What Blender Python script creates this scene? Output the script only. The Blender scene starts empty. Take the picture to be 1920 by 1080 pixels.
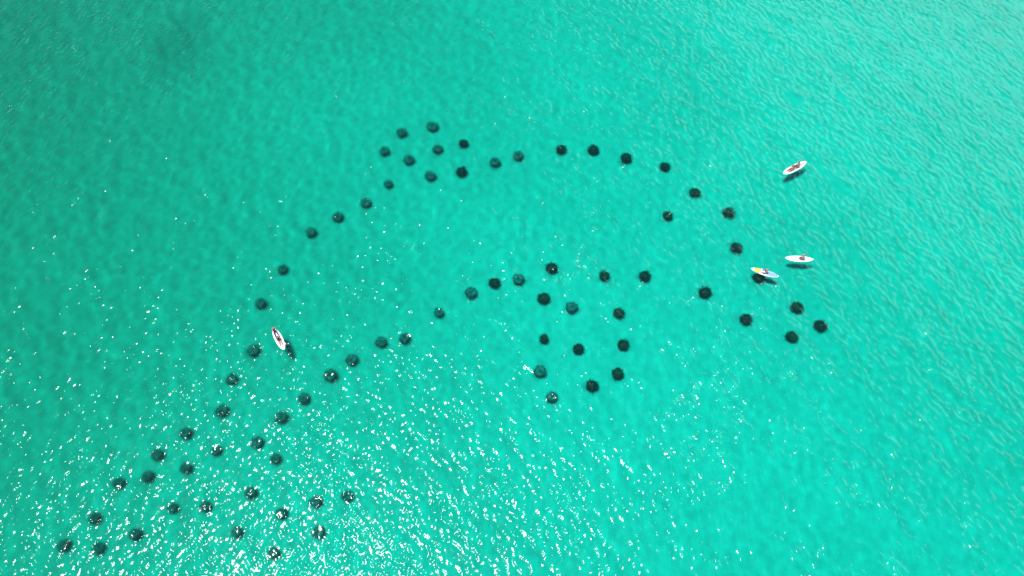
import bpy, bmesh, math, random
import numpy as np
from mathutils import Vector, Matrix

rad = math.radians
SC = bpy.context.scene
COL = SC.collection

# ------------------------------------------------------------------ camera
CAM_H = 74.0           # drone height above the water
DEP = rad(60.0)        # depression of the optical axis
FPX = 1371.0           # focal length in photo pixels (1920 wide)
cam_d = bpy.data.cameras.new('camera')
cam_d.sensor_width = 36.0
cam_d.lens = 36.0 * FPX / 1920.0
cam_d.clip_start = 1.0
cam_d.clip_end = 20000.0
cam = bpy.data.objects.new('camera', cam_d)
COL.objects.link(cam)
cam.location = (0, 0, CAM_H)
cam.rotation_euler = (rad(90) - DEP, 0, 0)
SC.camera = cam

# ------------------------------------------------------------------ sky and sun
SUN_ELEV = rad(75.4)
SUN_DIR = Vector((-0.240, 0.074, 0.0)).normalized() * math.cos(SUN_ELEV) + Vector((0, 0, math.sin(SUN_ELEV)))
world = bpy.data.worlds.new('World')
SC.world = world
world.use_nodes = True
wn, wl = world.node_tree.nodes, world.node_tree.links
wn.clear()
w_out = wn.new('ShaderNodeOutputWorld')
w_bg = wn.new('ShaderNodeBackground')
w_sky = wn.new('ShaderNodeTexSky')
w_sky.sky_type = 'NISHITA'
w_sky.sun_disc = False
w_sky.sun_elevation = SUN_ELEV
w_sky.sun_rotation = math.atan2(SUN_DIR.x, SUN_DIR.y)
w_sky.air_density = 1.0
w_sky.dust_density = 0.3
w_sky.ozone_density = 3.0
w_bg.inputs['Strength'].default_value = 0.085
wl.new(w_sky.outputs[0], w_bg.inputs[0])
wl.new(w_bg.outputs[0], w_out.inputs[0])

sun_d = bpy.data.lights.new('sun', 'SUN')
sun_d.energy = 3.0
sun_d.angle = rad(0.55)
sun_d.color = (1.0, 0.965, 0.91)
sun = bpy.data.objects.new('sun', sun_d)
COL.objects.link(sun)
sun.rotation_euler = SUN_DIR.to_track_quat('Z', 'Y').to_euler()
sun_d.cycles.is_caustics_light = True

vs = SC.view_settings
vs.view_transform = 'Standard'
vs.look = 'None'
vs.gamma = 1.0
vs.use_curve_mapping = False
vs.exposure = 1.57

cy = SC.cycles
cy.use_denoising = True
cy.denoiser = 'OPENIMAGEDENOISE'
cy.denoising_input_passes = 'RGB_ALBEDO_NORMAL'
cy.denoising_prefilter = 'ACCURATE'
cy.use_adaptive_sampling = False
cy.max_bounces = 8
cy.diffuse_bounces = 2
cy.glossy_bounces = 2
cy.transmission_bounces = 6
cy.transparent_max_bounces = 8
cy.volume_bounces = 0
cy.caustics_refractive = True
cy.caustics_reflective = False
cy.sample_clamp_direct = 3.5
cy.sample_clamp_indirect = 2.0
cy.blur_glossy = 0.0

IOR = 1.333
MURK = 0.012
K_WATER = (3.0, 0.235, 0.312)   # absorption per metre, red green blue


# ------------------------------------------------------------------ helpers
def ray(u, v):
    """direction of the photo pixel (1920 x 1080)"""
    x = (u - 960.0) / FPX
    y = (540.0 - v) / FPX
    f = Vector((0, math.cos(DEP), -math.sin(DEP)))
    up = Vector((0, math.sin(DEP), math.cos(DEP)))
    return (f + Vector((1, 0, 0)) * x + up * y).normalized()


def on_water(u, v, z=0.0):
    d = ray(u, v)
    t = (z - CAM_H) / d.z
    return Vector((d.x * t, d.y * t, z))


def under_water(u, v, z):
    """the pixel's ray bent at the flat water surface and followed down to height z < 0"""
    p = on_water(u, v)
    d = ray(u, v)
    h = Vector((d.x, d.y, 0)) / IOR
    c = math.sqrt(max(0.0, 1 - h.length_squared))
    s = -z / c
    return Vector((p.x + h.x * s, p.y + h.y * s, z))


def smooth(a, b, x):
    t = np.clip((x - a) / (b - a), 0, 1)
    return t * t * (3 - 2 * t)


def depth_at(x, y):
    """water depth: a bar that falls away slowly towards -x"""
    x = np.asarray(x, float); y = np.asarray(y, float)
    d = 2.10 + 2.35 * smooth(26, -98, x) + 0.10 * smooth(20, 75, x) * smooth(70, 20, y)
    d = d - 0.25 * smooth(30, 95, y) * smooth(-10, 60, x)
    d = d + 0.08 * np.sin(x * 0.071 + 0.6) * np.sin(y * 0.093 + 1.2) + 0.05 * np.sin(x * 0.19 + y * 0.13)
    return d


def set_props(o, label=None, cat=None, group=None, kind=None):
    if label: o['label'] = label
    if cat: o['category'] = cat
    if group: o['group'] = group
    if kind: o['kind'] = kind
    return o


def link(name, mesh, mat=None, parent=None, loc=None, rz=None):
    o = bpy.data.objects.new(name, mesh)
    COL.objects.link(o)
    if mat is not None and mesh is not None:
        if len(mesh.materials) == 0: mesh.materials.append(mat)
        elif mesh.materials[0] != mat:          # shared mesh, own material
            o.material_slots[0].link = 'OBJECT'
            o.material_slots[0].material = mat
    if parent is not None: o.parent = parent
    if loc is not None: o.location = loc
    if rz is not None: o.rotation_euler = (0, 0, rz)
    return o


def empty(name, loc, rz=0.0):
    o = bpy.data.objects.new(name, None)
    o.empty_display_size = 0.2
    COL.objects.link(o)
    o.location = loc
    o.rotation_euler = (0, 0, rz)
    return o


def mesh_from(bm, name, smooth_faces=True):
    me = bpy.data.meshes.new(name)
    if smooth_faces:
        for f in bm.faces: f.smooth = True
    bm.to_mesh(me)
    bm.free()
    return me


def grid_mesh(name, xs, ys, zs, skirt=None):
    """heightfield on a (non-uniform) grid; skirt closes it into a solid down to that z"""
    nx, ny = len(xs), len(ys)
    X, Y = np.meshgrid(xs, ys)
    co = np.stack([X, Y, zs], -1).reshape(-1, 3)
    i = np.arange(nx * ny).reshape(ny, nx)
    q = np.stack([i[:-1, :-1], i[:-1, 1:], i[1:, 1:], i[1:, :-1]], -1).reshape(-1, 4)
    if skirt is not None:
        ring = np.concatenate([i[0, :-1], i[:-1, -1], i[-1, :0:-1], i[:0:-1, 0]])
        low = co[ring].copy(); low[:, 2] = skirt
        b = len(co)
        co = np.concatenate([co, low])
        n = len(ring)
        k = np.arange(n); k2 = (k + 1) % n
        walls = np.stack([ring[k], b + k, b + k2, ring[k2]], -1)
        q = np.concatenate([q, walls])
        bottom = (b + k)[::-1]
    loops = q.reshape(-1)
    starts = np.arange(0, len(loops), 4)
    if skirt is not None:
        starts = np.append(starts, len(loops))
        loops = np.concatenate([loops, bottom])
    me = bpy.data.meshes.new(name)
    me.vertices.add(len(co))
    me.vertices.foreach_set('co', co.astype(np.float32).reshape(-1))
    me.loops.add(len(loops))
    me.loops.foreach_set('vertex_index', loops.astype(np.int32))
    me.polygons.add(len(starts))
    me.polygons.foreach_set('loop_start', starts.astype(np.int32))
    me.update(calc_edges=True)
    me.validate()
    sm = np.ones(len(me.polygons), bool)
    if skirt is not None: sm[(nx - 1) * (ny - 1):] = False
    me.polygons.foreach_set('use_smooth', sm)
    me.update()
    return me


def grow(a, b, step, far, f=1.35):
    """uniform core a..b, then cells growing outwards to +-far"""
    n = int(round((b - a) / step))
    core = list(np.linspace(a, b, n + 1))
    lo, hi = [], []
    s, p = step, a
    while p > -far:
        s *= f; p -= s; lo.append(max(p, -far))
    s, p = step, b
    while p < far:
        s *= f; p += s; hi.append(min(p, far))
    return np.array(lo[::-1] + core + hi)


# ------------------------------------------------------------------ materials
def new_mat(name):
    m = bpy.data.materials.new(name)
    m.use_nodes = True
    nt = m.node_tree
    nt.nodes.clear()
    out = nt.nodes.new('ShaderNodeOutputMaterial')
    return m, nt.nodes, nt.links, out


def noise(n, l, vec, scale, detail=3.0, rough=0.55):
    t = n.new('ShaderNodeTexNoise')
    t.inputs['Scale'].default_value = scale
    t.inputs['Detail'].default_value = detail
    t.inputs['Roughness'].default_value = rough
    l.new(vec, t.inputs['Vector'])
    return t.outputs['Fac']


def ramp(n, l, fac, stops):
    r = n.new('ShaderNodeValToRGB')
    e = r.color_ramp.elements
    while len(e) < len(stops): e.new(0.5)
    for s, (p, c) in zip(e, stops):
        s.position = p
        s.color = (*c, 1) if len(c) == 3 else c
    l.new(fac, r.inputs[0])
    return r.outputs[0]


def mixc(n, l, fac, a, b, mode='MIX'):
    m = n.new('ShaderNodeMix')
    m.data_type = 'RGBA'
    m.blend_type = mode
    for sock, v in ((m.inputs[0], fac), (m.inputs[6], a), (m.inputs[7], b)):
        if hasattr(v, 'is_linked'): l.new(v, sock)
        elif isinstance(v, (int, float)): sock.default_value = v
        else: sock.default_value = (*v, 1)
    return m.outputs[2]


def surface_mat(name, c1, c2, scale=8.0, rough=0.6, bump=0.0, spec=0.4, detail=4.0, lo=0.35, hi=0.65):
    m, n, l, out = new_mat(name)
    tc = n.new('ShaderNodeTexCoord')
    f = noise(n, l, tc.outputs['Object'], scale, detail)
    b = n.new('ShaderNodeBsdfPrincipled')
    l.new(ramp(n, l, f, [(lo, c1), (hi, c2)]), b.inputs['Base Color'])
    b.inputs['Roughness'].default_value = rough
    b.inputs['Specular IOR Level'].default_value = spec
    if bump:
        bp = n.new('ShaderNodeBump')
        bp.inputs['Strength'].default_value = 0.6
        bp.inputs['Distance'].default_value = bump
        l.new(f, bp.inputs['Height'])
        l.new(bp.outputs[0], b.inputs['Normal'])
    l.new(b.outputs[0], out.inputs[0])
    return m


def water_material():
    """air-water interface: Fresnel mirror for sun and sky, refraction for the rest, a little murk"""
    m, n, l, out = new_mat('sea_surface')
    geo = n.new('ShaderNodeNewGeometry')
    at = n.new('ShaderNodeAttribute')
    at.attribute_name = 'ripple_slope'
    nm = n.new('ShaderNodeVectorMath'); nm.operation = 'ADD'
    l.new(geo.outputs['Normal'], nm.inputs[0])
    l.new(at.outputs['Vector'], nm.inputs[1])
    nz = n.new('ShaderNodeVectorMath'); nz.operation = 'NORMALIZE'
    l.new(nm.outputs[0], nz.inputs[0])
    mp = n.new('ShaderNodeMapping')
    mp.inputs['Rotation'].default_value = (0, 0, rad(-16))
    mp.inputs['Scale'].default_value = (1.0, 0.55, 1.0)
    l.new(geo.outputs['Position'], mp.inputs['Vector'])
    fine = noise(n, l, mp.outputs[0], 7.0, 2.0, 0.55)
    bp = n.new('ShaderNodeBump')
    bp.inputs['Strength'].default_value = 1.0
    bp.inputs['Distance'].default_value = 0.012
    l.new(fine, bp.inputs['Height'])
    l.new(nz.outputs[0], bp.inputs['Normal'])
    fr = n.new('ShaderNodeFresnel')
    fr.inputs['IOR'].default_value = IOR
    l.new(bp.outputs[0], fr.inputs['Normal'])
    gl = n.new('ShaderNodeBsdfAnisotropic')
    gl.inputs['Roughness'].default_value = 0.07
    l.new(bp.outputs[0], gl.inputs['Normal'])
    rf = n.new('ShaderNodeBsdfRefraction')
    rf.inputs['IOR'].default_value = IOR
    rf.inputs['Roughness'].default_value = 0.42
    murk = n.new('ShaderNodeBsdfDiffuse')
    murk.inputs['Color'].default_value = (0.0, 0.42, 0.36, 1)
    mm = n.new('ShaderNodeMixShader')
    mm.inputs[0].default_value = MURK
    l.new(rf.outputs[0], mm.inputs[1])
    l.new(murk.outputs[0], mm.inputs[2])
    mx = n.new('ShaderNodeMixShader')
    l.new(fr.outputs[0], mx.inputs[0])
    l.new(mm.outputs[0], mx.inputs[1])
    l.new(gl.outputs[0], mx.inputs[2])
    l.new(mx.outputs[0], out.inputs['Surface'])
    return m


def water_body_material():
    """what the water itself swallows: red within a metre, blue a little faster than green"""
    m, n, l, out = new_mat('sea_water_body')
    va = n.new('ShaderNodeVolumeAbsorption')
    k = K_WATER
    va.inputs['Density'].default_value = max(k)
    va.inputs['Color'].default_value = (*(1 - c / max(k) for c in k), 1)
    l.new(va.outputs[0], out.inputs['Volume'])
    return m


def sand_material():
    m, n, l, out = new_mat('pale_sand')
    geo = n.new('ShaderNodeNewGeometry')
    P = geo.outputs['Position']
    broad = noise(n, l, P, 0.035, 3.0, 0.55)
    mott = noise(n, l, P, 0.35, 4.0, 0.6)
    fine = noise(n, l, P, 2.2, 4.0, 0.6)
    c = ramp(n, l, broad, [(0.35, (0.66, 0.62, 0.54)), (0.62, (0.78, 0.745, 0.66))])
    c = mixc(n, l, 0.3, c, ramp(n, l, mott, [(0.36, (0.60, 0.57, 0.50)), (0.62, (0.84, 0.81, 0.74))]))
    c = mixc(n, l, 0.15, c, ramp(n, l, fine, [(0.38, (0.56, 0.53, 0.46)), (0.62, (0.88, 0.85, 0.78))]))
    # a darker bed of silt and weed on the sand
    pc = under_water(340, 85, -3.6)
    sub = n.new('ShaderNodeVectorMath'); sub.operation = 'SUBTRACT'
    l.new(P, sub.inputs[0]); sub.inputs[1].default_value = (pc.x, pc.y, -3.6)
    scl = n.new('ShaderNodeVectorMath'); scl.operation = 'MULTIPLY'
    l.new(sub.outputs[0], scl.inputs[0]); scl.inputs[1].default_value = (1 / 5.0, 1 / 8.5, 0.0)
    ln = n.new('ShaderNodeVectorMath'); ln.operation = 'LENGTH'
    l.new(scl.outputs[0], ln.inputs[0])
    ad = n.new('ShaderNodeMath'); ad.operation = 'MULTIPLY_ADD'
    l.new(noise(n, l, P, 0.16, 4.0, 0.6), ad.inputs[0]); ad.inputs[1].default_value = 1.1
    l.new(ln.outputs['Value'], ad.inputs[2])
    mask = ramp(n, l, ad.outputs[0], [(0.40, (0.40, 0.40, 0.40)), (0.92, (0.0, 0.0, 0.0))])
    rr = mask.node; rr.color_ramp.interpolation = 'EASE'
    mp = n.new('ShaderNodeMapRange'); mp.inputs[1].default_value = 0.0; mp.inputs[2].default_value = 2.0
    l.new(ad.outputs[0], mp.inputs[0]); l.new(mp.outputs[0], rr.inputs[0])
    c = mixc(n, l, mask, c, (0.34, 0.36, 0.33))
    b = n.new('ShaderNodeBsdfDiffuse')
    l.new(c, b.inputs[0])
    wv = n.new('ShaderNodeTexWave')
    wv.inputs['Scale'].default_value = 0.55
    wv.inputs['Distortion'].default_value = 6.0
    wv.inputs['Detail'].default_value = 3.0
    wv.inputs['Detail Scale'].default_value = 0.8
    l.new(P, wv.inputs['Vector'])
    bp = n.new('ShaderNodeBump')
    bp.inputs['Strength'].default_value = 0.5
    bp.inputs['Distance'].default_value = 0.06
    l.new(wv.outputs['Fac'], bp.inputs['Height'])
    l.new(bp.outputs[0], b.inputs['Normal'])
    l.new(b.outputs[0], out.inputs[0])
    return m


M = {}
M['water'] = water_material()
M['water_body'] = water_body_material()
M['sand'] = sand_material()
M['reef'] = surface_mat('algae_covered_limestone', (0.006, 0.008, 0.006), (0.040, 0.036, 0.020), 4.0, 0.9, 0.03, 0.1)
M['reef_brown'] = surface_mat('brown_algae_limestone', (0.012, 0.010, 0.005), (0.085, 0.065, 0.022), 4.0, 0.9, 0.03, 0.1)
M['reef_hazed'] = surface_mat('haze_tinted_limestone', (0.06, 0.066, 0.06), (0.30, 0.28, 0.24), 4.0, 0.9, 0.03, 0.1)  # lighter reef copy: underwater scattering haze put into the colour
M['post'] = surface_mat('fouled_concrete_piling', (0.05, 0.052, 0.04), (0.13, 0.12, 0.09), 7.0, 0.9, 0.02, 0.1)
M['algae_hazed'] = surface_mat('haze_tinted_algae', (0.05, 0.055, 0.045), (0.20, 0.18, 0.14), 3.0, 0.85, 0.0, 0.1)  # algae lightened the same way, water haze painted into its colour
M['algae'] = surface_mat('brown_green_algae', (0.012, 0.020, 0.010), (0.07, 0.06, 0.024), 3.0, 0.85, 0.0, 0.1)

# ------------------------------------------------------------------ sea: bed and water
SX, SY = grow(-112, 112, 1.0, 6000), grow(-8, 122, 1.0, 6000)
XX, YY = np.meshgrid(SX, SY)
rngs = np.random.default_rng(5)
zz = -depth_at(XX, YY)
zz += 0.035 * np.sin(XX * 0.9 + 1.7 * np.sin(YY * 0.21)) * np.sin(YY * 0.55 + 1.3 * np.sin(XX * 0.17)) + rngs.normal(0, 0.012, XX.shape)
seabed = link('seabed', grid_mesh('seabed', SX, SY, zz), M['sand'])
set_props(seabed, 'pale sandy seabed under the clear turquoise water', None, None, 'structure')
seabed.cycles.is_caustics_receiver = True


def wave_field(x0, x1, y0, y1, step, seed=11):
    """short-crested chop: random-phase sum over a directional spectrum, by FFT"""
    nx, ny = int(round((x1 - x0) / step)) + 1, int(round((y1 - y0) / step)) + 1
    Nx, Ny = nx + 64, ny + 64
    rng = np.random.default_rng(seed)
    kx = 2 * np.pi * np.fft.fftfreq(Nx, step)
    ky = 2 * np.pi * np.fft.fftfreq(Ny, step)
    KX, KY = np.meshgrid(kx, ky)
    K = np.hypot(KX, KY); K[0, 0] = 1e-6

    def field(lam_peak, lam_min, power, th, spread, slope):
        kp, kc = 2 * np.pi / lam_peak, 2 * np.pi / lam_min
        amp = K ** (-power) * np.exp(-(kp / K) ** 2) * np.exp(-(K / kc) ** 2)
        c = np.cos(np.arctan2(KY, KX) - th)
        amp = amp * (spread + (1 - spread) * c * c)
        amp[0, 0] = 0
        F = amp * np.exp(2j * np.pi * rng.random(K.shape)) * np.sqrt(-np.log(rng.random(K.shape) + 1e-12))
        h = np.real(np.fft.ifft2(F))
        gx, gy = np.gradient(h, step)
        return h * slope / math.sqrt((gx ** 2 + gy ** 2).mean())

    swell = field(5.0, 2.0, 2.0, rad(24), 0.15, SWELL_SLOPE) + field(2.2, 1.1, 2.0, rad(8), 0.5, CHOP_SLOPE)
    rip = field(1.0, 0.36, 2.0, rad(14), 0.4, RIPPLE_SLOPE)
    # gusts: the ripples are a little stronger in some patches than in others
    g = field(22, 9, 1.5, 0.4, 0.8, 1.0)
    g2 = field(7, 3.2, 1.2, rad(30), 0.5, 1.0)
    rip = rip * (1 + 0.12 * np.clip(g / g.std(), -2, 2)) * (1 + 0.22 * np.clip(g2 / g2.std(), -2, 2))
    gy, gx = np.gradient(rip, step)
    return swell[:ny, :nx], gx[:ny, :nx], gy[:ny, :nx]


SWELL_SLOPE, CHOP_SLOPE, RIPPLE_SLOPE = 0.034, 0.025, 0.150
WX0, WX1, WY0, WY1, WS = -96.0, 96.0, 4.0, 104.0, 0.135
WX1 = WX0 + WS * round((WX1 - WX0) / WS); WY1 = WY0 + WS * round((WY1 - WY0) / WS)
H, GX, GY = wave_field(WX0, WX1, WY0, WY1, WS)
wx, wy = grow(WX0, WX1, WS, 6000, 1.25), grow(WY0, WY1, WS, 6000, 1.25)
ix = int(np.argmin(abs(wx - WX0))); iy = int(np.argmin(abs(wy - WY0)))
fx = np.minimum(smooth(WX0, WX0 + 3, wx), smooth(WX1, WX1 - 3, wx))[ix:ix + H.shape[1]]
fy = np.minimum(smooth(WY0, WY0 + 3, wy), smooth(WY1, WY1 - 3, wy))[iy:iy + H.shape[0]]
hz = np.zeros((len(wy), len(wx)))
sl = np.zeros((len(wy), len(wx), 3))
core = (slice(iy, iy + H.shape[0]), slice(ix, ix + H.shape[1]))
hz[core] = H * fx[None, :] * fy[:, None]
sl[core + (0,)] = -GX
sl[core + (1,)] = -GY
water_me = grid_mesh('sea_water', wx, wy, hz)
att = water_me.attributes.new('ripple_slope', 'FLOAT_VECTOR', 'POINT')
att.data.foreach_set('vector', sl.astype(np.float32).reshape(-1))
water = link('sea_water', water_me, M['water'])
set_props(water, 'clear turquoise sea with small glittering wavelets', None, None, 'structure')
water.cycles.is_caustics_caster = True

# the body of the water: one closed volume from below the bed to a hair over the waves
ST = 2
nyb, nxb = (H.shape[0] - 1) // ST, (H.shape[1] - 1) // ST
hc = hz[core]
hm = hc.copy()
for dy in (-1, 0, 1):                       # running maximum, so the coarse lid clears every wave
    for dx in (-1, 0, 1):
        hm = np.maximum(hm, np.roll(np.roll(hc, dy, 0), dx, 1))
bx = wx[ix:ix + nxb * ST + 1:ST]; by = wy[iy:iy + nyb * ST + 1:ST]
lid = hm[0:nyb * ST + 1:ST, 0:nxb * ST + 1:ST] + 0.005
ex = np.concatenate([[-5900, -600, bx[0] - 2], bx, [bx[-1] + 2, 600, 5900]])
ey = np.concatenate([[-5900, -600, by[0] - 2], by, [by[-1] + 2, 600, 5900]])
lz = np.full((len(ey), len(ex)), 0.03)
lz[3:-3, 3:-3] = lid
body = link('water_body', grid_mesh('water_body', ex, ey, lz, skirt=-15.0), M['water_body'])
set_props(body, 'green tint of the clear shallow sea water', None, None, 'stuff')


def water_z(x, y):
    i = int(round((x - WX0) / WS)); j = int(round((y - WY0) / WS))
    return float(H[max(0, min(j, H.shape[0] - 1)), max(0, min(i, H.shape[1] - 1))])


# ------------------------------------------------------------------ clouds over the sea, seen only as their gleam on the water
def cloud_material():
    m, n, l, out = new_mat('cloud_white')
    d = n.new('ShaderNodeBsdfDiffuse')
    d.inputs[0].default_value = (0.93, 0.94, 0.95, 1)
    t = n.new('ShaderNodeBsdfTranslucent')
    t.inputs[0].default_value = (0.93, 0.94, 0.95, 1)
    mx = n.new('ShaderNodeMixShader')
    mx.inputs[0].default_value = 0.97
    l.new(d.outputs[0], mx.inputs[1]); l.new(t.outputs[0], mx.inputs[2])
    l.new(mx.outputs[0], out.inputs[0])
    return m


M['cloud'] = cloud_material()


def mirrored(u, v, alt):
    """point at height alt that the flat water mirrors into pixel (u, v)"""
    p = on_water(u, v); d = ray(u, v)
    return Vector((p.x - d.x / d.z * alt, p.y - d.y / d.z * alt, alt))


def make_cloud(centre, rx, ry, rot, seed):
    """a thin billowed sheet of white cloud with a ragged, curled rim"""
    rnd = random.Random(seed)
    ph = [(rnd.uniform(0, 6.28), k, rnd.uniform(0.5, 1.0) * 0.08 / k ** 0.7) for k in (2, 3, 5, 8, 11, 15)]
    w = [(rnd.uniform(-.02, .02), rnd.uniform(-.02, .02), rnd.uniform(0, 6.28)) for _ in range(14)]
    bm = bmesh.new()
    NR, NA = 26, 120
    prev = None
    cen = bm.verts.new((0, 0, 60))
    for i in range(1, NR + 1):
        q = i / NR
        ring = []
        for j in range(NA):
            a = 2 * math.pi * j / NA
            e = 1 + sum(A * math.sin(k * a + p) for p, k, A in ph) * q
            x, y = rx * q * e * math.cos(a), ry * q * e * math.sin(a)
            z = 60 * (1 - q ** 4) + 9 * sum(math.sin(x * p + y * r + o) for p, r, o in w)
            ring.append(bm.verts.new((x, y, z)))
        for j in range(NA):
            k = (j + 1) % NA
            if prev: bm.faces.new((prev[j], ring[j], ring[k], prev[k]))
            else: bm.faces.new((cen, ring[j], ring[k]))
        prev = ring
    o = link('cloud', mesh_from(bm, 'cloud'), M['cloud'], None, centre, rot)
    set_props(o, 'thin white cloud high over the sea, pale gleam on the water', None, None, 'structure')
    return o


ca, cb = mirrored(1440, -30, 2400), mirrored(1900, 370, 2400)      # the gleam's edge on the water
cn = Vector((ca.y - cb.y, cb.x - ca.x, 0)).normalized()
make_cloud((ca + cb) * 0.5 + cn * 3500, 3600, 4200, math.atan2(cn.y, cn.x), 3)


# ------------------------------------------------------------------ reef modules on the sand
def disc_mesh(name, r, th, seed):
    """rough limestone disc: uneven rim, pitted top"""
    rnd = random.Random(seed)
    ph = [(rnd.uniform(0, 6.28), k, rnd.uniform(0.3, 1.0) * 0.10 / math.sqrt(k)) for k in (2, 3, 4, 5, 7, 9, 12, 15)]
    bm = bmesh.new()
    SEG = 40
    prof = [(0.22, 1.0), (0.5, 1.0), (0.78, 0.97), (0.95, 0.8), (1.0, 0.35), (0.985, -0.4), (0.92, -0.9), (0.5, -1.0), (0.22, -1.0)]
    rings = []
    for q, (pr, pz) in enumerate(prof):
        ring = []
        for i in range(SEG):
            a = 2 * math.pi * i / SEG
            e = 1 + sum(A * math.sin(k * a + p) for p, k, A in ph) + rnd.uniform(-0.022, 0.022)
            rr = r * (pr * e if pr > 0.4 else pr)
            z = th * 0.5 * pz + (rnd.uniform(-0.18, 0.22) * th if 0.3 < pr < 0.97 else 0)
            ring.append(bm.verts.new((rr * math.cos(a), rr * math.sin(a), z)))
        rings.append(ring)
    n = len(rings)
    for q in range(n):
        A, B = rings[q], rings[(q + 1) % n]
        for i in range(SEG):
            j = (i + 1) % SEG
            bm.faces.new((A[i], B[i], B[j], A[j]))
    bmesh.ops.recalc_face_normals(bm, faces=bm.faces)
    return mesh_from(bm, name)


def piling_mesh(name, r, h, seed):
    rnd = random.Random(seed)
    bm = bmesh.new()
    SEG = 14
    prof = [(1.15, -0.4), (1.08, 0.0), (1.0, 0.25), (1.0, h * 0.6), (0.98, h - 0.05), (0.85, h), (0.02, h + 0.03)]
    prev = None
    for pr, z in prof:
        ring = [bm.verts.new((r * pr * (1 + rnd.uniform(-.05, .05)) * math.cos(6.2832 * i / SEG),
                              r * pr * (1 + rnd.uniform(-.05, .05)) * math.sin(6.2832 * i / SEG), z)) for i in range(SEG)]
        if prev:
            for i in range(SEG):
                j = (i + 1) % SEG
                bm.faces.new((prev[i], prev[j], ring[j], ring[i]))
        else:
            bm.faces.new(ring[::-1])
        prev = ring
    bm.faces.new(prev)
    bmesh.ops.recalc_face_normals(bm, faces=bm.faces)
    return mesh_from(bm, name)


def growth_mesh(name, r, zs, seed, n=190):
    """tufts of algae and sponge: small crossed leaf blades and lumps on rims and top"""
    rnd = random.Random(seed)
    bm = bmesh.new()
    for k in range(n):
        a = rnd.uniform(0, 6.2832)
        top = rnd.random() < 0.5
        rr = r * (math.sqrt(rnd.random()) * 0.95 if top else rnd.uniform(0.9, 1.06))
        z = zs[-1] + 0.04 if top else rnd.choice(zs) + rnd.uniform(-0.06, 0.06)
        c = Vector((rr * math.cos(a), rr * math.sin(a), z))
        outd = Vector((math.cos(a), math.sin(a), rnd.uniform(0.2, 1.2))).normalized()
        if top: outd = Vector((rnd.uniform(-.6, .6), rnd.uniform(-.6, .6), 1)).normalized()
        side = outd.cross(Vector((rnd.uniform(-1, 1), rnd.uniform(-1, 1), rnd.uniform(-1, 1)))).normalized()
        ln = rnd.uniform(0.06, 0.16) if top else rnd.uniform(0.08, 0.30); w = rnd.uniform(0.025, 0.06)
        for s2 in (side, side.cross(outd).normalized()):
            p = [c - s2 * w * 0.5, c + s2 * w * 0.5, c + outd * ln * 0.6 + s2 * w, c + outd * ln, c + outd * ln * 0.6 - s2 * w]
            bm.faces.new([bm.verts.new(q) for q in p])
    for k in range(150):
        # low tufts added on the sand as the scour and shade halo, thinning outwards
        a = rnd.uniform(0, 6.2832)
        rr = r * (0.85 + 0.95 * rnd.random() ** 1.9)
        c = Vector((rr * math.cos(a), rr * math.sin(a), 0.0))
        u = Vector((rnd.uniform(-1, 1), rnd.uniform(-1, 1), 0)).normalized()
        v = Vector((-u.y, u.x, 0)); w = rnd.uniform(0.03, 0.085); hh = rnd.uniform(0.03, 0.12)
        p = [c - u * w, c - v * w * 0.6, c + u * w, c + v * w * 0.6]
        tip = bm.verts.new(c + Vector((rnd.uniform(-.03, .03), rnd.uniform(-.03, .03), hh + 0.06)))
        q = [bm.verts.new(x) for x in p]
        for i in range(4): bm.faces.new((q[i], q[(i + 1) % 4], tip))
    return mesh_from(bm, name, False)


R0 = 0.64
TIERS = (0.28, 0.55, 0.84)
DISCS = [[disc_mesh('reef_disc', R0 * f, 0.15, 100 * k + t) for t, f in enumerate((1.0, 0.985, 0.96))] for k in range(6)]
POSTS = [piling_mesh('reef_piling', 0.15, 0.98, 40 + k) for k in range(3)]
GROWS = [growth_mesh('reef_growth', R0, TIERS, 70 + k) for k in range(6)]

REEF_GROUP = 'reef modules laid out as a leaping dolphin'


def reef_module(k, u, v, px, label):
    rnd = random.Random(1000 + k)
    # pixel -> the module's middle, then the bed under it; size from the blob's width at that distance
    z = -2.2
    for _ in range(6):
        p = under_water(u, v, z)
        z = -float(depth_at(p.x, p.y)) + 0.52
    bed = z - 0.55
    t = (p - Vector((0, 0, CAM_H))).dot(Vector((0, math.cos(DEP), -math.sin(DEP))))
    s = max(0.75, min(1.22, px * (0.97 - 0.15 * float(smooth(760, 860, v)) - 0.05 * float(smooth(750, 450, u))) * t / FPX * 0.5 / R0))
    root = empty('reef_module', (p.x, p.y, bed), rnd.uniform(0, 6.28))
    root.scale = (s, s, 1.0)
    set_props(root, label, 'artificial reef', REEF_GROUP)
    po = link('piling', POSTS[k % 3], M['post'], root)
    po.cycles.is_caustics_receiver = True
    var = rnd.randrange(6)
    coat = M['reef_hazed'] if rnd.random() < smooth(12, -22, p.x) else (M['reef_brown'] if 'brownish' in label or rnd.random() < 0.2 else M['reef'])  # the haze-lightened copy takes over towards -x
    for tdx, zt in enumerate(TIERS):
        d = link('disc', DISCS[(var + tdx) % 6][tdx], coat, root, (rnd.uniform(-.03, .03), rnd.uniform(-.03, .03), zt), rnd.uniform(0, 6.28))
        d.rotation_euler = (rnd.uniform(-.03, .03), rnd.uniform(-.03, .03), d.rotation_euler.z)
        d.cycles.is_caustics_receiver = True
    g = link('algae_growth', GROWS[(var + k) % 6], M['algae_hazed'] if coat is M['reef_hazed'] else M['algae'], root, None, rnd.uniform(0, 6.28))
    g['kind'] = 'stuff'
    g.cycles.is_caustics_receiver = True
    return root


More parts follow.
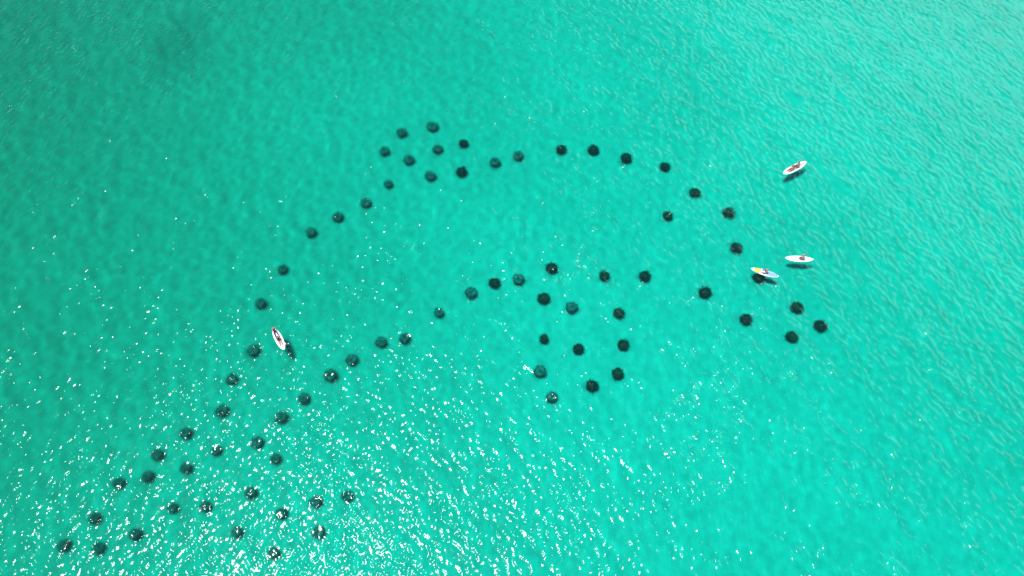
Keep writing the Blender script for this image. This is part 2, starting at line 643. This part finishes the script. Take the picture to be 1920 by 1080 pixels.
ORD = ['first', 'second', 'third', 'fourth', 'fifth', 'sixth', 'seventh', 'eighth', 'ninth', 'tenth', 'eleventh', 'twelfth', 'thirteenth']
CHAINS = [
    ('{} sunken reef module along the dolphin\'s forehead and back from the yellow-nosed paddleboard',
     [(1380.6, 464.4, 20), (1366, 399, 20), (1302.8, 361.4, 17.5), (1246.7, 312.8, 17.5), (1174, 296.4, 19), (1112.5, 281.7, 19), (1052, 280, 17),
      (972, 292.4, 18), (928.5, 304.4, 18), (866, 322, 19), (807, 330, 19)]),
    ('{} sunken reef module clockwise round the dolphin\'s dorsal fin, from its hind foot',
     [(767, 300.4, 19), (720.7, 284, 16.5), (754, 248.5, 17), (811, 238, 20), (869.5, 269, 16)]),
    ('{} sunken reef module along the dolphin\'s back from the dorsal fin to the tail',
     [(728.5, 345.5, 14.5), (687, 381, 18), (634, 407, 18.5), (583, 436, 18.5), (530, 505.5, 17), (489, 569, 19), (476, 657, 22), (434, 712, 20),
      (417, 770, 22), (348, 812.5, 22)]),
    ('{} sunken reef module along the dolphin\'s jaw and throat, counted from the beak',
     [(1398.6, 598.6, 21), (1322, 548.6, 21), (1209, 518, 20), (1132.8, 517, 18)]),
    ('{} sunken reef module clockwise round the dolphin\'s flipper, from its front root',
     [(1160, 587, 19), (1169, 646.7, 20), (1158, 701, 20), (1110, 723, 21), (1034.5, 745, 19), (1012, 697, 20), (1020, 635, 16), (1019.5, 560, 21)]),
    ('{} sunken reef module along the dolphin\'s belly from the flipper to the tail',
     [(1034, 502.5, 20), (971.8, 524, 20), (927.8, 530.7, 20), (883.8, 549.3, 20), (823.5, 586.6, 17), (759, 635, 18.5), (714.4, 641.8, 19), (660, 675, 20),
      (620, 704, 22), (570, 747.5, 20), (528, 783, 22), (482, 830.5, 23)]),
    ('{} sunken reef module counter-clockwise round the tail fluke, from the back line\'s end',
     [(295, 853, 23), (277, 894, 23), (222, 906, 23), (178, 972, 23), (120, 1023, 24), (185, 1029, 25), (253, 1002, 24), (324, 953, 24), (385, 949, 23),
      (349, 878, 22), (406, 845, 22)]),
    ('{} sunken reef module clockwise round the tail fluke, from the belly line\'s end',
     [(517, 860.5, 22), (592, 940, 23), (652, 930, 21), (597, 998, 25), (513, 1037, 24), (445, 998, 23), (470, 924, 22)]),
]
SINGLES = [
    (1422.8, 521, 19, 'sunken reef module partly hidden beneath the yellow-nosed paddleboard'),
    (1494, 576.7, 21, 'sunken reef module with a brownish top on the upper edge of the dolphin\'s beak'),
    (1537.8, 611.4, 21, 'dark sunken reef module at the very tip of the dolphin\'s beak'),
    (1485, 631.4, 20, 'sunken reef module on the lower edge of the dolphin\'s beak'),
    (1252, 404.7, 17, 'lone sunken reef module marking the dolphin\'s eye'),
    (820.7, 280, 16, 'sunken reef module set inside the ring of the dolphin\'s dorsal fin'),
    (1084, 654.5, 19.5, 'sunken reef module set inside the ring of the dolphin\'s flipper'),
    (1071.8, 577, 20, 'sunken reef module at the top of the dolphin\'s flipper, between its two roots'),
    (528, 963, 22, 'sunken reef module inside the loop of the dolphin\'s front tail fluke'),
]
kk = 0
for text, pts in CHAINS:
    for i, (u, v, px) in enumerate(pts):
        reef_module(kk, u, v, px, text.format(ORD[i])); kk += 1
for u, v, px, text in SINGLES:
    reef_module(kk, u, v, px, text); kk += 1


# ------------------------------------------------------------------ paddleboards
M['board_white'] = surface_mat('white_board_gloss', (0.76, 0.77, 0.77), (0.82, 0.82, 0.81), 2.0, 0.35, 0.0, 0.5)
M['pad_peach'] = surface_mat('peach_deck_foam', (0.34, 0.225, 0.195), (0.38, 0.26, 0.23), 30.0, 0.8, 0.002, 0.2)
M['pad_cream'] = surface_mat('cream_deck_foam', (0.36, 0.345, 0.30), (0.40, 0.385, 0.34), 30.0, 0.8, 0.002, 0.2)
M['pad_pink'] = surface_mat('pale_pink_deck_foam', (0.42, 0.36, 0.37), (0.46, 0.40, 0.41), 30.0, 0.8, 0.002, 0.2)
M['yellow'] = surface_mat('yellow_board_print', (0.30, 0.25, 0.030), (0.34, 0.28, 0.045), 3.0, 0.4, 0.0, 0.5)
M['ice_blue'] = surface_mat('ice_blue_board_print', (0.12, 0.19, 0.31), (0.145, 0.215, 0.33), 3.0, 0.4, 0.0, 0.5)
M['fin_black'] = surface_mat('black_fin_plastic', (0.02, 0.02, 0.02), (0.04, 0.04, 0.04), 9.0, 0.4, 0.0, 0.5)
M['strap'] = surface_mat('dark_webbing', (0.03, 0.03, 0.035), (0.06, 0.06, 0.07), 60.0, 0.8, 0.0, 0.2)

B_TH = 0.12            # board thickness


def b_half(t, W, nose, tail):
    """half width at t in 0 (tail) .. 1 (nose)"""
    s = 2 * t - 1
    e = nose if s > 0 else tail
    return W * 0.5 * max(0.0, 1 - abs(s) ** e) ** 0.62


def b_rock(t):
    s = 2 * t - 1
    return 0.07 * max(0, s) ** 3 + 0.03 * max(0, -s) ** 3


def b_deck(t, y, W, nose, tail):
    hw = max(0.02, b_half(t, W, nose, tail))
    return b_rock(t) + B_TH * (1 - 0.30 * min(1, abs(y) / hw) ** 3)


def hull_mesh(L, W, nose, tail):
    bm = bmesh.new()
    NS, NR = 34, 20
    rings = []
    for i in range(NS + 1):
        t = 0.5 - 0.5 * math.cos(math.pi * (0.015 + 0.97 * i / NS))
        hw = max(0.03, b_half(t, W, nose, tail))
        ring = []
        for j in range(NR):
            a = 2 * math.pi * j / NR
            c, s = math.cos(a), math.sin(a)
            yy = hw * math.copysign(abs(c) ** 0.55, c)
            zz = math.copysign(abs(s) ** 0.6, s)
            zz = B_TH * (0.5 + 0.5 * zz) if zz > 0 else B_TH * (0.5 + 0.5 * zz)
            if s > 0: zz = min(zz, b_deck(t, yy, W, nose, tail) - b_rock(t))
            ring.append(bm.verts.new(((t - 0.5) * L, yy, zz + b_rock(t))))
        rings.append(ring)
    for A, B in zip(rings, rings[1:]):
        for j in range(NR):
            k = (j + 1) % NR
            bm.faces.new((A[j], B[j], B[k], A[k]))
    bm.faces.new(rings[0]); bm.faces.new(rings[-1][::-1])
    bmesh.ops.recalc_face_normals(bm, faces=bm.faces)
    return mesh_from(bm, 'board_hull')


def deck_patch(name, L, W, nose, tail, t0, t1, frac, lift):
    """thin closed sheet lying on the deck between t0 and t1"""
    bm = bmesh.new()
    NT, NY = 18, 8
    top, low = [], []
    for i in range(NT + 1):
        q = i / NT
        t = t0 + (t1 - t0) * q
        hw = b_half(t, W, nose, tail) * frac
        hw *= min(1.0, (0.35 + 6 * min(q, 1 - q)))
        rt, rl = [], []
        for j in range(NY + 1):
            y = hw * (2 * j / NY - 1)
            z = b_deck(t, y, W, nose, tail)
            rt.append(bm.verts.new(((t - 0.5) * L, y, z + lift)))
            rl.append(bm.verts.new(((t - 0.5) * L, y, z - 0.012)))
        top.append(rt); low.append(rl)
    for i in range(NT):
        for j in range(NY):
            bm.faces.new((top[i][j], top[i + 1][j], top[i + 1][j + 1], top[i][j + 1]))
            bm.faces.new((low[i][j], low[i][j + 1], low[i + 1][j + 1], low[i + 1][j]))
        for j in (0, NY):
            bm.faces.new((top[i][j], low[i][j], low[i + 1][j], top[i + 1][j]))
    for i in (0, NT):
        for j in range(NY):
            bm.faces.new((top[i][j], top[i][j + 1], low[i][j + 1], low[i][j]))
    bmesh.ops.recalc_face_normals(bm, faces=bm.faces)
    return mesh_from(bm, name)


def fin_mesh():
    bm = bmesh.new()
    pts = [(-1.32, 0.03), (-1.02, 0.03), (-1.12, -0.10), (-1.30, -0.20), (-1.40, -0.21), (-1.36, -0.12)]
    a = [bm.verts.new((x, 0.008, z)) for x, z in pts]
    b = [bm.verts.new((x, -0.008, z)) for x, z in pts]
    bm.faces.new(a); bm.faces.new(b[::-1])
    for i in range(len(pts)):
        j = (i + 1) % len(pts)
        bm.faces.new((a[i], b[i], b[j], a[j]))
    bmesh.ops.recalc_face_normals(bm, faces=bm.faces)
    return mesh_from(bm, 'board_fin', False)


def tube(bm, pts, r, seg=8):
    prev = None
    for i, p in enumerate(pts):
        p = Vector(p)
        d = (Vector(pts[min(i + 1, len(pts) - 1)]) - Vector(pts[max(i - 1, 0)])).normalized()
        x = d.orthogonal().normalized(); y = d.cross(x)
        ring = [bm.verts.new(p + (x * math.cos(6.2832 * k / seg) + y * math.sin(6.2832 * k / seg)) * r) for k in range(seg)]
        if prev:
            # align ring starts to avoid a twist
            o = min(range(seg), key=lambda s: (ring[s].co - prev[0].co).length)
            ring = ring[o:] + ring[:o]
            for k in range(seg):
                m = (k + 1) % seg
                bm.faces.new((prev[k], prev[m], ring[m], ring[k]))
        else:
            bm.faces.new(ring[::-1])
        prev = ring
    bm.faces.new(prev)


def board(tail_px, nose_px, W, nose, tail, label, patches):
    """board from its tail and nose pixels; its deck rides at the height of the crests"""
    zdeck = 0.14
    a, b = on_water(*tail_px, zdeck), on_water(*nose_px, zdeck)
    d = b - a
    L = d.length * 1.03
    c = (a + b) * 0.5
    base = zdeck - B_TH
    root = empty('paddleboard', (c.x, c.y, base), math.atan2(d.y, d.x))
    set_props(root, label, 'paddleboard', 'paddleboards drifting over the reef')
    link('hull', hull_mesh(L, W, nose, tail), M['board_white'], root)
    for nm, t0, t1, fr, mat, lift in patches:
        link(nm, deck_patch(nm, L, W, nose, tail, t0, t1, fr, lift), M[mat], root)
    f = link('fin', fin_mesh(), M['fin_black'], root)
    f.scale.x = L / 3.2
    bm = bmesh.new()
    hx = -0.02 * L
    tube(bm, [(hx - 0.1, 0, B_TH + 0.0), (hx - 0.08, 0, B_TH + 0.022), (hx, 0, B_TH + 0.03), (hx + 0.08, 0, B_TH + 0.022), (hx + 0.1, 0, B_TH + 0.0)], 0.009)
    link('carry_handle', mesh_from(bm, 'carry_handle'), M['strap'], root)
    bm = bmesh.new()
    tz = b_rock(0.06) + B_TH
    tube(bm, [(-0.44 * L + 0.07 * math.cos(q * 0.5) * (1 + 0.02 * q), 0.07 * math.sin(q * 0.5) * (1 + 0.02 * q), tz + 0.004 * (q % 3)) for q in range(26)], 0.006, 6)
    link('leash', mesh_from(bm, 'leash'), M['strap'], root)
    return root, L


# ------------------------------------------------------------------ people
def cloth(name, c):
    return surface_mat(name, tuple(x * 0.88 for x in c), tuple(min(0.85, x * 1.08) for x in c), 25.0, 0.85, 0.002, 0.2)


M['skin_tan'] = surface_mat('tanned_skin', (0.21, 0.105, 0.072), (0.25, 0.125, 0.088), 12.0, 0.55, 0.0, 0.4)
M['skin_fair'] = surface_mat('fair_skin', (0.30, 0.165, 0.12), (0.34, 0.19, 0.14), 12.0, 0.55, 0.0, 0.4)
M['hair_dark'] = surface_mat('dark_hair', (0.010, 0.008, 0.007), (0.028, 0.02, 0.015), 40.0, 0.6, 0.004, 0.4)
M['eye'] = surface_mat('eye', (0.02, 0.02, 0.02), (0.05, 0.04, 0.03), 20.0, 0.2, 0.0, 0.5)
M['lip'] = surface_mat('lips', (0.36, 0.12, 0.10), (0.40, 0.15, 0.12), 20.0, 0.5, 0.0, 0.4)


def lerp(a, b, t):
    return Vector(a) * (1 - t) + Vector(b) * t


def make_person(label, board_root, x, y, rz, pose, skin, garments, deck_z, hair_len=0.0, size=1.0):
    """garments: list of (part name, body zones, material colour)"""
    P = {k: Vector(v) for k, v in pose.items()}
    verts, edges, radii, zone = [], [], [], []

    def add(p, r, z, link_to=None):
        verts.append(Vector(p)); radii.append(r); zone.append(z)
        if link_to is not None: edges.append((link_to, len(verts) - 1))
        return len(verts) - 1

    pel = add(P['pelvis'], 0.135, 'hip')
    sp = add(P['spine'], 0.125, 'torso', pel)
    ch = add(P['chest'], 0.135, 'torso', sp)
    nb = add(P['neck'], 0.062, 'neck', ch)
    hd = P['head']; look = P['look'].normalized(); upv = (P['head'] - P['neck']).normalized()
    jaw = add(hd - upv * 0.05 + look * 0.015, 0.078, 'head', nb)
    crown = add(hd + upv * 0.045 - look * 0.008, 0.098, 'head', jaw)
    sidev = look.cross(upv).normalized()
    for s in (-1, 1):
        S = 'R' if s < 0 else 'L'
        sh = add(P['shoulder' + S], 0.062, 'upper_arm', ch)
        ua = add(lerp(P['shoulder' + S], P['elbow' + S], 0.45), 0.05, 'upper_arm', sh)
        el = add(P['elbow' + S], 0.040, 'arm', ua)
        fa = add(lerp(P['elbow' + S], P['wrist' + S], 0.35), 0.042, 'arm', el)
        wr = add(P['wrist' + S], 0.027, 'arm', fa)
        hdir = (P['hand' + S] - P['wrist' + S]).normalized()
        palm = add(P['wrist' + S] + hdir * 0.055, 0.033, 'arm', wr)
        down = Vector((0, 0, -1)); hs = hdir.cross(down)
        hs = hs.normalized() if hs.length > 0.05 else Vector((0, 1, 0))
        dn = hs.cross(hdir).normalized()
        for q, (off, ln) in enumerate(((-0.032, 0.062), (-0.011, 0.076), (0.011, 0.072), (0.032, 0.056))):
            k0 = P['wrist' + S] + hdir * 0.092 + hs * off
            f0 = add(k0, 0.0095, 'arm', palm)
            f1 = add(k0 + hdir * ln * 0.5 - dn * 0.004, 0.009, 'arm', f0)
            add(k0 + hdir * ln * 0.92 - dn * 0.016 * (1 if dn.z > 0 else -1), 0.0075, 'arm', f1)
        tb = P['wrist' + S] + hdir * 0.045 + hs * (-0.038 * s)
        t0 = add(tb, 0.012, 'arm', palm)
        t1 = add(tb + hdir * 0.025 + hs * (-0.025 * s), 0.0105, 'arm', t0)
        add(tb + hdir * 0.055 + hs * (-0.032 * s), 0.0085, 'arm', t1)
        hp = add(P['hip' + S], 0.105, 'hip', pel)
        th = add(lerp(P['hip' + S], P['knee' + S], 0.45), 0.084, 'thigh', hp)
        kn = add(P['knee' + S], 0.057, 'leg', th)
        cf = add(lerp(P['knee' + S], P['ankle' + S], 0.35), 0.056, 'leg', kn)
        an = add(P['ankle' + S], 0.036, 'leg', cf)
        ft = add(lerp(P['ankle' + S], P['toe' + S], 0.6), 0.036, 'leg', an)
        add(P['toe' + S], 0.024, 'leg', ft)
    # nose and ears leave the head
    nz = add(hd + look * 0.098 - upv * 0.012, 0.012, 'head', jaw)
    for s in (-1, 1):
        add(hd + sidev * 0.094 * s - upv * 0.005, 0.014, 'head', crown)
    me = bpy.data.meshes.new('person_skeleton')
    me.from_pydata([v * size for v in verts], edges, [])
    tmp = bpy.data.objects.new('tmp_person', me)
    COL.objects.link(tmp)
    mod = tmp.modifiers.new('skin', 'SKIN')
    mod.use_smooth_shade = True
    sv = me.skin_vertices[0].data
    for i, r in enumerate(radii):
        sv[i].radius = (r * size, r * size)
        sv[i].use_root = (i == pel)
    sub = tmp.modifiers.new('sub', 'SUBSURF'); sub.levels = 2; sub.render_levels = 2
    dg = bpy.context.evaluated_depsgraph_get(); dg.update()
    ev = tmp.evaluated_get(dg)
    full = bpy.data.meshes.new_from_object(ev)
    bpy.data.objects.remove(tmp); bpy.data.meshes.remove(me)
    full.name = 'person_body'
    full.materials.clear()
    n = len(full.vertices)
    co = np.empty(n * 3); full.vertices.foreach_get('co', co); co = co.reshape(-1, 3)
    # rest the lowest point on the deck
    zmin = co[:, 2].min()
    co[:, 2] -= zmin
    full.vertices.foreach_set('co', co.reshape(-1)); full.update()
    for f in full.polygons: f.use_smooth = True
    root = link('person', full, M[skin])
    root.matrix_world = board_root.matrix_world if False else Matrix.Identity(4)
    R = Matrix.Rotation(board_root.rotation_euler.z, 4, 'Z')
    root.location = board_root.location + (R @ Vector((x, y, deck_z)))
    root.rotation_euler = (0, 0, board_root.rotation_euler.z + rz)
    set_props(root, label, 'person', 'people riding the paddleboards')

    # nearest bone gives each body vertex its zone
    V = np.array([v * size for v in verts]); V[:, 2] -= zmin
    zn = np.array(zone)
    best = np.full(n, 1e9); bz = np.zeros(n, dtype=object); bt = np.zeros(n)
    for a, b in edges:
        ab = V[b] - V[a]
        t = np.clip(((co - V[a]) @ ab) / max(1e-9, ab @ ab), 0, 1)
        d = np.linalg.norm(co - (V[a] + t[:, None] * ab), axis=1) / (radii[a] * (1 - t) + radii[b] * t)
        z = np.where(t < 0.5, zn[a], zn[b])
        upd = d < best
        best[upd] = d[upd]; bz[upd] = z[upd]
    nor = np.empty(n * 3); full.vertices.foreach_get('normal', nor); nor = nor.reshape(-1, 3)
    polys = [tuple(p.vertices) for p in full.polygons]

    def shell(name, keep, mat, off):
        idx, vs_, fs = {}, [], []
        for p in polys:
            if all(keep[v] for v in p):
                f = []
                for v in p:
                    if v not in idx:
                        idx[v] = len(vs_); vs_.append(tuple(co[v] + nor[v] * off))
                    f.append(idx[v])
                fs.append(f)
        mm = bpy.data.meshes.new(name)
        mm.from_pydata(vs_, [], fs)
        for f in mm.polygons: f.use_smooth = True
        return link(name, mm, mat, root)

    for gname, zones, col in garments:
        key = 'cloth_%s_%.2f_%.2f_%.2f' % (gname, *col)
        if key not in M: M[key] = cloth(gname + '_cloth', col)
        shell(gname, np.isin(bz.astype(str), zones), M[key], 0.010)
    # hair: the crown behind the hairline
    hv = np.array(hd * size); hv[2] -= zmin
    lk, uv_ = np.array(look), np.array(upv)
    rel = (co - hv) / size
    keep = (np.linalg.norm(rel, axis=1) < 0.19) & (bz.astype(str) == 'head') & ((rel @ uv_) > 0.035 + 0.9 * np.clip(rel @ lk, -0.1, 0.2) - 0.05 - hair_len)
    shell('hair', keep, M['hair_dark'], 0.026)
    for s in (-1, 1):
        bm = bmesh.new()
        bmesh.ops.create_uvsphere(bm, u_segments=10, v_segments=6, radius=0.011 * size)
        e = link('eye', mesh_from(bm, 'eye'), M['eye'], root)
        c = (hd + look * 0.078 + sidev * 0.032 * s + upv * 0.012) * size
        e.location = (c.x, c.y, c.z - zmin)
    bm = bmesh.new()
    m0 = (hd + look * 0.082 - upv * 0.062) * size
    tube(bm, [m0 - sidev * 0.024 * size, m0 + look * 0.004, m0 + sidev * 0.024 * size], 0.006 * size, 6)
    o = link('mouth', mesh_from(bm, 'mouth'), M['lip'], root)
    o.location = (0, 0, -zmin)
    return root


def pose_sit(spread=0.10, knee=0.20, lean=-0.04, reach=0.16, look=(1, 0, -0.1)):
    """sitting, legs stretched forward, hands by the thighs"""
    d = dict(pelvis=(0, 0, 0.14), spine=(lean * 0.5, 0, 0.31), chest=(lean, 0, 0.47), neck=(lean * 1.1, 0, 0.63), head=(lean * 0.6, 0, 0.78), look=look)
    for s, S in ((-1, 'R'), (1, 'L')):
        d['shoulder' + S] = (lean, 0.175 * s, 0.55); d['elbow' + S] = (lean - 0.02, 0.245 * s, 0.30)
        d['wrist' + S] = (reach, 0.20 * s, 0.20); d['hand' + S] = (reach + 0.1, 0.19 * s, 0.17)
        d['hip' + S] = (0.02, 0.085 * s, 0.12); d['knee' + S] = (0.43, (0.085 + spread * 0.5) * s, knee)
        d['ankle' + S] = (0.82, (0.085 + spread) * s, 0.06); d['toe' + S] = (0.92, (0.09 + spread) * s, 0.17)
    return d


def pose_kneel(lean=0.0, look=(1, 0, -0.1), reach=0.22):
    """kneeling upright on the heels, hands on the thighs"""
    d = dict(pelvis=(0, 0, 0.27), spine=(lean * 0.4, 0, 0.44), chest=(lean, 0, 0.60), neck=(lean * 1.3, 0, 0.76), head=(lean * 1.3 + 0.02, 0, 0.91), look=look)
    for s, S in ((-1, 'R'), (1, 'L')):
        d['shoulder' + S] = (lean, 0.175 * s, 0.68); d['elbow' + S] = (lean - 0.03, 0.25 * s, 0.43)
        d['wrist' + S] = (reach, 0.18 * s, 0.31); d['hand' + S] = (reach + 0.1, 0.15 * s, 0.26)
        d['hip' + S] = (0.0, 0.09 * s, 0.24); d['knee' + S] = (0.42, 0.15 * s, 0.07)
        d['ankle' + S] = (-0.02, 0.10 * s, 0.06); d['toe' + S] = (-0.14, 0.09 * s, 0.04)
    return d


def pose_straddle(look=(1, 0, -0.1), lean=0.03):
    """sitting with the knees bent and the feet over both rails"""
    d = dict(pelvis=(0, 0, 0.14), spine=(lean * 0.5, 0, 0.31), chest=(lean, 0, 0.47), neck=(lean * 1.2, 0, 0.63), head=(lean * 1.4, 0, 0.78), look=look)
    for s, S in ((-1, 'R'), (1, 'L')):
        d['shoulder' + S] = (lean, 0.175 * s, 0.55); d['elbow' + S] = (lean + 0.02, 0.27 * s, 0.31)
        d['wrist' + S] = (0.25, 0.24 * s, 0.26); d['hand' + S] = (0.34, 0.22 * s, 0.23)
        d['hip' + S] = (0.02, 0.09 * s, 0.12); d['knee' + S] = (0.36, 0.26 * s, 0.21)
        d['ankle' + S] = (0.52, 0.14 * s, 0.055); d['toe' + S] = (0.66, 0.18 * s, 0.05)
    return d


TORSO = ['torso', 'upper_arm']
SHORTS = ['hip', 'thigh']

b1, L1 = board((1511.0, 303.2), (1469.4, 325.6), 0.90, 2.6, 2.4, 'white paddleboard with a peach-coloured deck pad carrying two people',
               [('deck_pad', 0.08, 0.90, 0.72, 'pad_peach', 0.004)])
b2, L2 = board((1524.5, 486.2), (1473.2, 483.6), 0.80, 2.3, 2.0, 'plain white paddleboard with a cream deck carrying one person in a white shirt',
               [('deck_pad', 0.10, 0.80, 0.62, 'pad_cream', 0.004)])
b3, L3 = board((1459.4, 518.0), (1408.6, 503.2), 0.80, 2.0, 2.2, 'paddleboard with yellow nose panel and ice-blue tail carrying one person in blue shorts',
               [('nose_tip_panel', 0.92, 0.985, 0.80, 'ice_blue', 0.003), ('yellow_panel', 0.63, 0.90, 0.96, 'yellow', 0.003), ('tail_panel', 0.03, 0.42, 0.88, 'ice_blue', 0.003)])
b4, L4 = board((513.0, 616.5), (532.6, 655.2), 0.84, 2.1, 2.8, 'white paddleboard with a pale pink deck carrying two people beside the reef',
               [('deck_pad', 0.10, 0.86, 0.70, 'pad_pink', 0.004)])

DK = B_TH + 0.002
make_person('person kneeling in a pale shirt and maroon shorts on the peach-decked paddleboard', b1, -0.10 * L1, 0.0, 0.0, pose_kneel(-0.02), 'skin_tan',
            [('shirt', TORSO, (0.34, 0.32, 0.30)), ('shorts', SHORTS, (0.17, 0.05, 0.045))], DK)
make_person('person sitting with legs out in a rose top on the peach-decked paddleboard', b1, 0.13 * L1, 0.0, 0.0, pose_sit(0.08, 0.2, -0.1), 'skin_tan',
            [('top', ['torso'], (0.34, 0.20, 0.20)), ('shorts', SHORTS, (0.22, 0.10, 0.09))], DK)
make_person('person in a white shirt and red shorts on the plain white paddleboard', b2, -0.10 * L2, 0.0, 0.25, pose_kneel(0.0, (0.8, 0.5, -0.2)), 'skin_tan',
            [('shirt', TORSO, (0.34, 0.37, 0.38)), ('shorts', SHORTS, (0.24, 0.04, 0.05))], DK)
make_person('person in a yellow top and blue shorts on the yellow-nosed paddleboard', b3, -0.06 * L3, 0.0, 0.0, pose_straddle((1, 0.2, -0.1)), 'skin_fair',
            [('top', ['torso'], (0.32, 0.26, 0.13)), ('shorts', SHORTS + ['leg'], (0.004, 0.016, 0.13))], DK)
make_person('person with a pink top and navy leggings at the tail of the pink-decked paddleboard', b4, -0.37 * L4, 0.0, 0.0, pose_sit(0.11, 0.18, -0.05), 'skin_fair',
            [('top', TORSO, (0.36, 0.115, 0.11)), ('leggings', ['hip', 'thigh', 'leg'], (0.014, 0.016, 0.045))], DK)
make_person('person in dark swimwear leaning back amid the pink-decked paddleboard', b4, 0.07 * L4, 0.0, 0.0, pose_sit(0.05, 0.14, -0.16, -0.12), 'skin_tan',
            [('swim_top', ['torso'], (0.10, 0.04, 0.045)), ('swim_shorts', ['hip'], (0.03, 0.02, 0.03))], DK)
